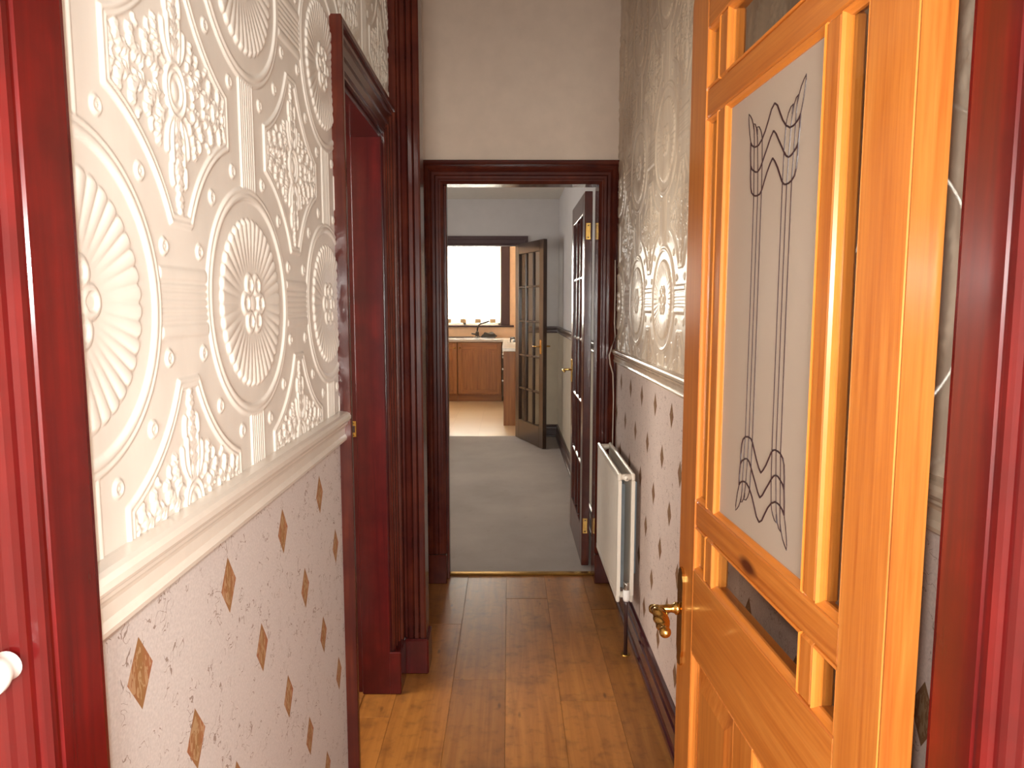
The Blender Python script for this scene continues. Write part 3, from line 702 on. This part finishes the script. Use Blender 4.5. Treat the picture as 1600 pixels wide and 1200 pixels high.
for i, (u0, u1) in enumerate(us):
    for j, (z0, z1) in enumerate(zs):
        frame_ring(u0, u1, z0, z1, 0.0095, -0.003, -0.0085).build('glazing_bead', 'pine_bead', dr1)
        big = (i == 1 and j == 1)
        pn = MB().box(u0+0.002, u1-0.002, -0.0145, -0.0105, z0+0.002, z1-0.002).build('pane', 'frosted_glass' if big else 'clear_glass', dr1)
        if big: art = pn; pn['label'] = 'frosted pane with dark leaded feather motif'
# leaded design: half motif in (s, z) from the pane centre line; mirrored left-right and top-bottom
SCL = 1.027; uc = DWD/2-0.010; zc = 1.4+(1.381-1.4)*SCL-0.008
def Pz(z): return (1.0+z-1.381)*SCL
half = {
 'w1': [(0, .6815), (.010, .676), (.020, .663), (.030, .651), (.0406, .6418), (.0533, .6359), (.0640, .6358), (.0708, .6371), (.0790, .6405), (.0848, .6459)],
 'w2': [(0, .6442), (.009, .638), (.019, .627), (.0377, .6076), (.0450, .6010), (.0529, .5978), (.0610, .5985), (.0684, .6014), (.0760, .605), (.0815, .6111)],
 'w3': [(0, .6068), (.008, .6010), (.0182, .5907), (.0352, .5686), (.0420, .5640), (.0481, .5631), (.0570, .5632), (.0660, .5652), (.0740, .5700), (.0783, .578), (.0810, .594), (.0815, .6111), (.0840, .628), (.0848, .6459)],
 'fo': [(.0708, .6371), (.0715, .650), (.0731, .661), (.0780, .672), (.0836, .6806), (.0900, .6865), (.0965, .6910), (.0965, .684), (.0950, .6757), (.0905, .660), (.0848, .6459)],
 'fm': [(.0573, .6357), (.0590, .648), (.0644, .6633), (.0700, .6700), (.0769, .6721), (.0745, .668), (.0731, .661)],
 'fi': [(.0406, .6418), (.0430, .649), (.0473, .6561), (.0540, .6625), (.0612, .6641), (.0600, .659), (.0592, .652)],
 'v1': [(.0406, .6418), (.0377, .6076), (.0365, .5650)], 'v2': [(.0573, .6357), (.0529, .5978), (.0504, .5631)], 'v3': [(.0708, .6371), (.0684, .6014), (.0655, .5650)],
 's1': [(.0365, .5650), (.0362, .381)], 's2': [(.0504, .5631), (.0500, .381)], 's3': [(.0655, .5650), (.0645, .381)],
}
for sx in (1, -1):
    for sz in (1, -1):
        m = MB()
        for k_, p in half.items():
            thick = 0.0014 if k_[0] == 'w' else 0.0009
            m.tube([(uc - sx*s_*SCL, -0.0103, zc + sz*Pz(z_)) for s_, z_ in p], thick, 6)
        m.build('lead_line', 'black_lead', art)
# lower fielded panels
mu = (DWD/2-0.040, DWD/2+0.040)
MB().cbox(mu[0], mu[1], -T, -0.0005, ZR['bot'], ZR['lock'][0], 0.002).build('muntin', 'pine_z', dr1)
for u0, u1 in ((a0, mu[0]), (mu[1], a1)):
    z0, z1 = ZR['bot'], ZR['lock'][0]
    frame_ring(u0, u1, z0, z1, 0.012, -0.003, -0.012).build('panel_moulding', 'pine_z', dr1)
    m = MB().box(u0, u1, -0.028, -0.014, z0, z1)
    i0, i1 = 0.016, 0.052
    A = [(u0+i0, -0.014, z0+i0), (u1-i0, -0.014, z0+i0), (u1-i0, -0.014, z1-i0), (u0+i0, -0.014, z1-i0)]
    B = [(u0+i1, -0.004, z0+i1), (u1-i1, -0.004, z0+i1), (u1-i1, -0.004, z1-i1), (u0+i1, -0.004, z1-i1)]
    m.add(A+B, [(0, 1, 5, 4), (1, 2, 6, 5), (2, 3, 7, 6), (3, 0, 4, 7), (4, 5, 6, 7)])
    m.build('panel', 'pine_z', dr1)
# brass lever handle on long shaped plate
hx, hz = DWD-0.028, 0.775
bp = []
for z, w in ((-0.120, 0.006), (-0.112, 0.013), (-0.100, 0.012), (-0.085, 0.017), (-0.03, 0.017), (0.02, 0.017), (0.062, 0.017), (0.072, 0.012), (0.078, 0.013), (0.086, 0.006)): bp.append((w, z))
poly = [(hx+w, hz+z) for w, z in bp] + [(hx-w, hz+z) for w, z in reversed(bp)]
bpo = MB().prism(poly, lambda p, t: (p[0], t, p[1]), 0.0, 0.0055).build('back_plate', 'brass', dr1, label='long shaped brass back plate')
hd = MB().lathe([(0.0, 0.0), (0.013, 0.004), (0.013, 0.010), (0.0095, 0.013), (0.008, 0.020), (0.0095, 0.026), (0.008, 0.030), (0.0078, 0.048), (0.0095, 0.052), (0.0095, 0.060), (0.006, 0.064), (0.0, 0.065)], lambda x, y, h: (hx+x, 0.004+h, hz+y), 18).build('handle', 'brass', dr1, True, 'polished brass rope-twist lever')
pth = [(hx-0.004-0.092*t, 0.062-0.006*math.sin(t*math.pi), hz+0.002-0.004*t+0.006*math.sin(t*2*math.pi)) for t in np.linspace(0, 1, 40)]
MB().tube(pth, lambda t, th: (0.0055+0.0105*math.sin(math.pi*min(1, t*1.05))**1.0)*(0.80+0.20*abs(math.cos(1.5*(th+t*9)))), 24).build('lever', 'brass', hd, True)
e_ = pth[-1]
MB().lathe([(0.0, -0.0115)]+[(0.0115*math.cos(a), 0.0115*math.sin(a)) for a in np.linspace(-1.3, 1.3, 9)]+[(0.0, 0.0115)], lambda x, y, h: (e_[0]-0.006+h, e_[1]+x, e_[2]+y), 18).build('ball_end', 'brass', hd, True)
# hinges on the hinge edge
for z in (0.22, 1.72):
    hg = MB().cbox(-0.0016, 0.0005, -0.030, -0.002, z-0.038, z+0.038, 0.0005).build('hinge', 'brass_dull', dr1)

# ------------------------------------------------------------------ fifteen-pane doors
def pane_door(name, loc, rz, W, H, mz, mx, label, hand_side):
    r = struct(empty(name, loc, rz), label, 'door')
    T2 = 0.040; st = 0.098; zb, zt = 0.205, H-0.105
    MB().cbox(0, st, -T2, 0, 0, H, 0.003).build('stile', mz, r); MB().cbox(W-st, W, -T2, 0, 0, H, 0.003).build('stile', mz, r)
    MB().cbox(st, W-st, -T2, 0, 0, zb, 0.003).build('rail', mx, r); MB().cbox(st, W-st, -T2, 0, zt, H, 0.003).build('rail', mx, r)
    nb = 0.022; pw = (W-2*st-2*nb)/3; phh = (zt-zb-4*nb)/5
    for k in (1, 2):
        u = st+k*pw+(k-1)*nb; MB().cbox(u, u+nb, -T2+0.004, -0.004, zb, zt, 0.007).build('glazing_bar', mz, r)
    for k in (1, 2, 3, 4):
        z = zb+k*phh+(k-1)*nb
        for c in range(3):
            u = st+c*(pw+nb); MB().cbox(u-0.001, u+pw+0.001, -T2+0.004, -0.004, z, z+nb, 0.007).build('glazing_bar', mx, r)
    me = None
    for c in range(3):
        for k in range(5):
            u = st+c*(pw+nb); z = zb+k*(phh+nb)
            if me is None:
                p = MB().box(0, pw, -0.002, 0.002, 0, phh).build('pane', 'clear_glass', r); me = p.data
            else:
                p = bpy.data.objects.new('pane', me); COL.objects.link(p); p.parent = r
            p.location = (u, -T2/2, z)
    # lever handles on both faces
    hx, hz = W-0.052, 1.0
    for s, y0 in ((1, 0.0), (-1, -T2)):
        bpl = MB().cbox(hx-0.017, hx+0.017, min(y0, y0+s*0.005), max(y0, y0+s*0.005), hz-0.075, hz+0.065, 0.002).build('back_plate', 'brass', r)
        h = MB().tube([(hx, y0+s*q, hz) for q in (0.0, 0.02, 0.045, 0.052)]+[(hx-0.008, y0+s*0.056, hz), (hx-0.04, y0+s*0.056, hz), (hx-0.095, y0+s*0.052, hz-0.004)], 0.0075, 12).build('handle', 'brass', r, True)
    # hinges on the edge
    for z in (0.22, 1.77):
        g = MB().cbox(-0.0025, 0.0005, -0.030, -0.006, z-0.042, z+0.042, 0.0008).build('hinge', 'brass', r)
        for q in (-0.03, 0.03): MB().lathe([(0.0, -0.0036), (0.0035, -0.0036), (0.004, -0.002)], lambda x, y, h, q=q, z=z: (h, -0.018+x, z+q+y), 8).build('screw', 'pipe_dark', g)
    return r
pane_door('door_2', (0.389, 3.765, 0.010), R90, 0.735, 1.972, 'mahogany_z', 'mahogany_x', 'dark red fifteen-pane glazed door open against the back room wall', 1)
ang = math.atan2(6.96-7.66, 0.362-0.100)
pane_door('door_3', (0.106, 7.655, 0.010), ang, 0.742, 2.022, 'brown_door_z', 'brown_door_x', 'dark brown fifteen-pane glazed door open from the kitchen', 1)

# ------------------------------------------------------------------ radiator
rad = tag(empty('radiator', (0.0, 0.0, 0.0)), 'cream double-panel radiator on the wall below the dado rail', 'radiator')
RD0, RD1, RZ0, RZ1 = 2.815, 3.485, 0.205, 0.738
def rad_panel(xf, xb, name):
    m = MB(); n = 20; prof = []
    prof.append((RD0, xb)); prof.append((RD0, xf+0.003)); prof.append((RD0+0.004, xf))
    w = (RD1-RD0-0.05)/n
    for i in range(n):
        d = RD0+0.025+i*w
        prof += [(d, xf), (d+w*0.25, xf+0.0022), (d+w*0.5, xf+0.0022), (d+w*0.75, xf)]
    prof += [(RD1-0.004, xf), (RD1, xf+0.003), (RD1, xb)]
    m.prism(prof, lambda p, t: (p[1], p[0], t), RZ0+0.03, RZ1-0.03)
    m.cbox(xf-0.001, xb, RD0, RD1, RZ1-0.032, RZ1, 0.005); m.cbox(xf-0.001, xb, RD0, RD1, RZ0, RZ0+0.032, 0.005)
    return m.build(name, 'radiator_white', rad)
rad_panel(0.435, 0.449, 'front_panel'); rad_panel(0.489, 0.503, 'rear_panel')
fz = MB(); zig = []
nf = 40
for i in range(nf+1): zig.append((RD0+0.03+(RD1-RD0-0.06)*i/nf, 0.4505 if i % 2 else 0.4675))
for a, b in zip(zig[:-1], zig[1:]): fz.add([(a[1], a[0], RZ0+0.05), (b[1], b[0], RZ0+0.05), (b[1], b[0], RZ1-0.05), (a[1], a[0], RZ1-0.05)], [(0, 1, 2, 3)])
fz.build('convector_fins', 'galvanised', rad)
for d in (RD0+0.018, RD1-0.018):
    for z in (RZ0+0.028, RZ1-0.018):
        MB().lathe([(0.0, -0.032), (0.0125, -0.032), (0.0125, 0.022), (0.0, 0.022)], lambda x, y, h, d=d, z=z: (0.472+h, d+x, z+y), 14).build('header_tube', 'radiator_white', rad, True)
for d in (RD0, RD1):
    s = -1 if d == RD0 else 1
    vp = MB().lathe([(0.0, 0.006), (0.0045, 0.006), (0.006, 0.002), (0.0115, 0.001), (0.0125, -0.004), (0.0125, -0.03)], lambda x, y, h, d=d, s=s: (0.469+x, d+s*h, RZ1-0.020+y), 16).build('vent_plug', 'radiator_white', rad, True)
    MB().lathe([(0.0, 0.0085), (0.003, 0.0085), (0.003, 0.005)], lambda x, y, h, d=d, s=s: (0.469+x, d+s*h, RZ1-0.020+y), 8).build('bleed_screw', 'chrome', vp)
for d in (RD0+0.12, RD1-0.12): MB().cbox(0.503, XR-0.001, d-0.012, d+0.012, RZ0+0.08, RZ1-0.06, 0.001).build('bracket', 'galvanised', rad)
# valve at the near end with its pipe
vx, vd, vz = 0.470, RD0-0.030, RZ0+0.030
vb = MB().tube([(vx, RD0+0.004, vz), (vx, RD0-0.012, vz), (vx, vd, vz)], 0.010, 12).build('valve', 'chrome', rad, True, 'small radiator valve with white cap')
MB().lathe([(0.0, 0.006), (0.011, 0.006), (0.013, 0.012), (0.0145, 0.020), (0.0145, 0.048), (0.013, 0.052), (0.0, 0.052)], lambda x, y, h: (vx+x, vd+y, vz-0.016+h), 16).build('cap', 'white_plastic', vb, True)
MB().lathe([(0.0, 0.052), (0.0105, 0.052), (0.011, 0.055), (0.011, 0.078), (0.009, 0.082), (0.0, 0.082)], lambda x, y, h: (vx+x, vd+y, vz-0.016+h), 16).build('cap_top', 'chrome', vb, True)
MB().tube([(vx, vd, vz-0.008), (vx, vd, vz-0.03), (vx, vd, 0.0)], 0.0078, 12).build('pipe', 'pipe_dark', rad, True)
MB().lathe([(0.0, 0.003), (0.016, 0.003), (0.018, 0.0), (0.018, -0.001)], lambda x, y, h: (vx+x, vd+y, 0.0005+h), 16).build('pipe_collar', 'brass_dull', rad)

# white cable running down beside the end doorway
cb = MB().tube([(0.516, 3.545, 1.62), (0.517, 3.543, 1.45), (0.516, 3.541, 1.32), (0.520, 3.53, 1.25), (0.500, 3.515, 1.20), (0.489, 3.512, 1.16), (0.494, 3.515, 1.12), (0.510, 3.530, 1.07), (0.516, 3.538, 0.95), (0.515, 3.538, 0.75), (0.516, 3.538, 0.55)], 0.0032, 8).build('cable', 'cable_white', None, True)
tag(cb, 'thin pale cable running down beside the end doorway', 'cable')

# small wall switch on the right wall, seen through the narrow pane of the pine door
ws = tag(empty('wall_switch', (XR-0.006, 1.135, 1.412)), 'small white switch plate on the wall behind the pine door', 'switch')
MB().cbox(-0.008, 0.0, -0.030, 0.030, -0.020, 0.020, 0.002).build('plate', 'white_plastic', ws)
MB().cbox(-0.011, -0.0075, -0.007, 0.007, -0.006, 0.006, 0.001).build('rocker', 'pipe_dark', ws)

# ------------------------------------------------------------------ kitchen
# window
kw = struct(empty('window_1', ((WX0+WX1)/2, DKW, WZ0)), 'bright kitchen window with dark surround', 'window')
hw = (WX1-WX0)/2; hh = WZ1-WZ0
for u in (-hw, -0.02, hw-0.045): MB().cbox(u, u+0.045, 0.05, 0.10, 0, hh, 0.004).build('frame_bar', 'upvc_white', kw)
for z in (0, hh-0.045): MB().cbox(-hw, hw, 0.05, 0.10, z, z+0.045, 0.004).build('frame_bar', 'upvc_white', kw)
for u in (-hw+0.045, 0.025): MB().box(u, u+hw-0.07, 0.072, 0.078, 0.045, hh-0.045).build('pane', 'clear_glass', kw)
for u0, u1 in ((hw, hw+0.135), (-hw-0.135, -hw)): MB().cbox(u0, u1, -0.022, 0.0, 0, hh+0.1, 0.004).build('casing', 'dark_casing', kw)
MB().cbox(-hw, hw, -0.022, 0, hh, hh+0.1, 0.004).build('casing', 'dark_casing', kw)
MB().cbox(-hw-0.16, hw+0.20, -0.075, 0.05, -0.028, 0.0, 0.005).build('sill', 'dark_casing', kw)
# net curtains
def curtain(x0, x1, label, skew):
    m = MB(); nx, nz = 44, 6; z1 = WZ1-0.03
    for j in range(nz+1):
        for i in range(nx+1):
            f = i/nx; zf = j/nz
            x = x0+(x1-x0)*f + skew*(1-zf)*(1-f if skew > 0 else f)
            zlow = WZ0+0.022+0.022*abs(math.sin(f*math.pi*(x1-x0)/0.085))
            m.v.append((x, DKW+0.028+0.011*math.sin(f*(x1-x0)*75), zlow+(z1-zlow)*zf))
    for j in range(nz):
        for i in range(nx): a = j*(nx+1)+i; m.f.append((a, a+1, a+nx+2, a+nx+1))
    o = m.build('net_curtain', 'net_curtain', None, True); md = o.modifiers.new('thickness', 'SOLIDIFY'); md.thickness = 0.0008
    # embroidered scallop motifs along the hem
    n = max(1, int((x1-x0)/0.17))
    for q in range(n):
        c = x0+(q+0.5)*(x1-x0)/n; w = 0.046
        MB().add([(c-w, DKW+0.013, WZ0+0.035), (c+w, DKW+0.013, WZ0+0.035), (c+w, DKW+0.013, WZ0+0.095), (c, DKW+0.013, WZ0+0.100), (c-w, DKW+0.013, WZ0+0.095),
                  (c-w, DKW+0.015, WZ0+0.035), (c+w, DKW+0.015, WZ0+0.035), (c+w, DKW+0.015, WZ0+0.095), (c, DKW+0.015, WZ0+0.100), (c-w, DKW+0.015, WZ0+0.095)],
                 [(0, 1, 2, 3, 4), (9, 8, 7, 6, 5), (0, 5, 6, 1), (1, 6, 7, 2), (2, 7, 8, 3), (3, 8, 9, 4), (4, 9, 5, 0)]).build('hem_motif', 'tan_lace', o)
    tag(o, label, 'curtain')
curtain(-1.22, -0.832, 'narrow white net curtain at the window, left of the gap', -0.0)
curtain(-0.815, -0.135, 'wide white net curtain at the window behind the tap', 0.0)

# sink run: base units, worktop, sink
DC0, DC1 = 10.56, DKW
def base_unit(name, x0, x1, label, hinge_right=True):
    r = tag(empty(name, ((x0+x1)/2, DC0, 0)), label, 'cabinet', 'oak kitchen base units')
    w = (x1-x0)/2
    MB().cbox(-w+0.001, w-0.001, 0.0, DC1-DC0-0.01, 0.10, 0.875, 0.002).build('body', 'oak_z', r)
    MB().box(-w, w, 0.05, 0.065, 0.0, 0.10).build('plinth', 'oak_x', r)
    d0, d1, z0, z1 = -w+0.004, w-0.004, 0.115, 0.862
    dd = MB().cbox(d0, d1, -0.014, -0.0005, z0, z1, 0.002).build('door', 'oak_z', r)
    st = 0.062
    MB().cbox(d0, d0+st, -0.021, -0.013, z0, z1, 0.003).build('stile', 'oak_z', dd); MB().cbox(d1-st, d1, -0.021, -0.013, z0, z1, 0.003).build('stile', 'oak_z', dd)
    MB().cbox(d0+st, d1-st, -0.021, -0.013, z0, z0+st, 0.003).build('rail', 'oak_x', dd)
    # arched top rail
    a, b = d0+st, d1-st; n = 12; lo = []
    for i in range(n+1):
        f = i/n; g = abs(2*f-1)
        lo.append((a+(b-a)*f, z1-0.055-0.075*(0.5-0.5*math.cos(math.pi*min(1, g*1.05)))))
    poly = lo+[(b, z1), (a, z1)]
    MB().prism(poly, lambda p, t: (p[0], t, p[1]), -0.021, -0.013).build('arched_rail', 'oak_x', dd)
    # raised field with arched top
    lo2 = [(x*0.86+(a+b)/2*0.14, z-0.028) for x, z in lo]
    poly = [(lo2[0][0], z0+st+0.025), (lo2[-1][0], z0+st+0.025)]+lo2[::-1]
    MB().prism(poly, lambda p, t: (p[0], t, p[1]), -0.0185, -0.013).build('raised_panel', 'oak_z', dd)
    kx = d0+0.03 if hinge_right else d1-0.03
    MB().lathe([(0.0, -0.046), (0.010, -0.044), (0.014, -0.036), (0.010, -0.028), (0.006, -0.024), (0.006, -0.02)], lambda x, y, h: (kx+x, h, z1-0.07+y), 12).build('knob', 'brass_dull', dd, True)
    return r
base_unit('base_cabinet', -1.36, -0.752, 'oak base cabinet with arched door panel, farther from the hob', False)
base_unit('base_cabinet', -0.750, -0.105, 'oak base cabinet with arched door panel below the tap', True)
wt = MB().cbox(-1.38, 0.84, DC0-0.03, DKW-0.001, 0.876, 0.914, 0.006).build('worktop', 'worktop_grey')
tag(wt, 'grey kitchen worktop along the window wall', 'worktop')
sk = tag(empty('sink', (-0.70, 10.84, 0.914)), 'stainless steel sink top set in the worktop under the window', 'sink')
MB().cbox(-0.50, 0.50, -0.25, 0.25, 0.0005, 0.006, 0.002).build('rim', 'steel', sk)
MB().cbox(0.02, 0.40, -0.19, 0.12, 0.006, 0.010, 0.002).build('bowl_edge', 'steel', sk)
MB().cbox(-0.50, 0.50, 0.238, 0.252, 0.004, 0.018, 0.003).build('back_lip', 'tap_metal', sk)
tp = tag(empty('mixer_tap', (-0.48, 11.02, 0.920)), 'dark mixer tap with raised lever spout behind the sink', 'tap')
MB().lathe([(0.0, 0.0), (0.055, 0.0), (0.052, 0.012), (0.036, 0.020), (0.030, 0.030), (0.027, 0.075), (0.020, 0.095), (0.0, 0.098)], lambda x, y, h: (x, y, h), 16).build('body', 'tap_metal', tp, True)
MB().tube([(0, 0, 0.06), (0.004, -0.005, 0.13), (0.018, -0.012, 0.185), (0.055, -0.03, 0.212), (0.12, -0.06, 0.232), (0.185, -0.09, 0.252)], 0.0125, 10).build('spout', 'tap_metal', tp, True)
MB().tube([(-0.02, 0, 0.05), (-0.05, -0.01, 0.055), (-0.085, -0.02, 0.062)], 0.012, 10).build('lever', 'tap_metal', tp, True)
ct = MB(); rr = random.Random(3); n = 14; rows = 6
for j in range(rows+1):
    for i in range(n):
        a = 2*math.pi*i/n; f = j/rows; rad_ = (0.125-0.05*f)*(1+0.14*math.sin(3*a+1)+0.08*rr.uniform(-1, 1))
        ct.v.append((-0.31+rad_*math.cos(a), 11.0+0.35*rad_*math.sin(a), 0.934+0.056*f*(1+0.3*math.sin(2*a))))
for j in range(rows):
    for i in range(n): m_ = (i+1) % n; ct.f.append((j*n+i, j*n+m_, (j+1)*n+m_, (j+1)*n+i))
ct.f.append(tuple(range(n))[::-1]); ct.f.append(tuple(range(rows*n, rows*n+n)))
tag(ct.build('dish_cloth', 'cloth_dark', None, True), 'crumpled dark dish cloth lying beside the mixer tap', 'cloth')

# side run on the right: drawer/cupboard unit ending in a brown end panel, white hob on top
UX0, UX1, UD0, UD1 = -0.062, 0.845, 8.405, 10.50
su_ = tag(empty('side_cabinet', (UX0, UD0, 0)), 'brown side cabinet run ending in a plain end panel', 'cabinet')
MB().cbox(0.0, UX1-UX0, 0.0, 0.02, 0.0, 0.872, 0.002).build('end_panel', 'oak_z', su_)
MB().cbox(0.03, UX1-UX0, 0.021, UD1-UD0, 0.10, 0.872, 0.002).build('body', 'oak_z', su_)
for k_ in range(4):
    y0 = 0.03+k_*0.51; y1 = y0+0.50
    dd = MB().cbox(0.008, 0.029, y0, y1, 0.115, 0.862, 0.003).build('door', 'oak_z', su_)
    MB().cbox(0.002, 0.009, y0+0.06, y1-0.06, 0.175, 0.80, 0.003).build('raised_panel', 'oak_z', dd)
    for z in (0.80, 0.66, 0.52)[:3 if k_ == 0 else 1]:
        MB().lathe([(0.0, -0.026), (0.009, -0.025), (0.013, -0.017), (0.008, -0.009), (0.005, 0.0)], lambda x, y, h, y0=y0, z=z: (0.008+h, y0+0.04+x, z+y), 12).build('knob', 'white_plastic', dd, True)
tag(MB().cbox(UX0-0.015, UX1, UD0-0.012, 10.525, 0.873, 0.914, 0.005).build('worktop', 'hob_white'), 'white worktop on the side cabinet run', 'worktop')
hb = tag(empty('gas_hob', (0.22, 9.75, 0.914)), 'white gas hob with black pan supports on the side worktop', 'hob')
MB().cbox(-0.24, 0.28, -0.29, 0.29, 0.0005, 0.010, 0.004).build('base', 'hob_white', hb)
for x in (-0.12, 0.14):
    for y in (-0.14, 0.14):
        bn = MB().lathe([(0.0, 0.03), (0.035, 0.03), (0.042, 0.024), (0.05, 0.012), (0.05, 0.010)], lambda a, b, h, x=x, y=y: (x+a, y+b, h), 16).build('burner', 'iron_black', hb, True)
        ps = MB()
        for k_ in range(4):
            an = math.pi/4+k_*R90; c, s = math.cos(an), math.sin(an)
            ps.tube([(x+0.11*c, y+0.11*s, 0.010), (x+0.11*c, y+0.11*s, 0.052), (x+0.028*c, y+0.028*s, 0.056)], 0.007, 6)
        ps.build('pan_support', 'iron_black', hb)
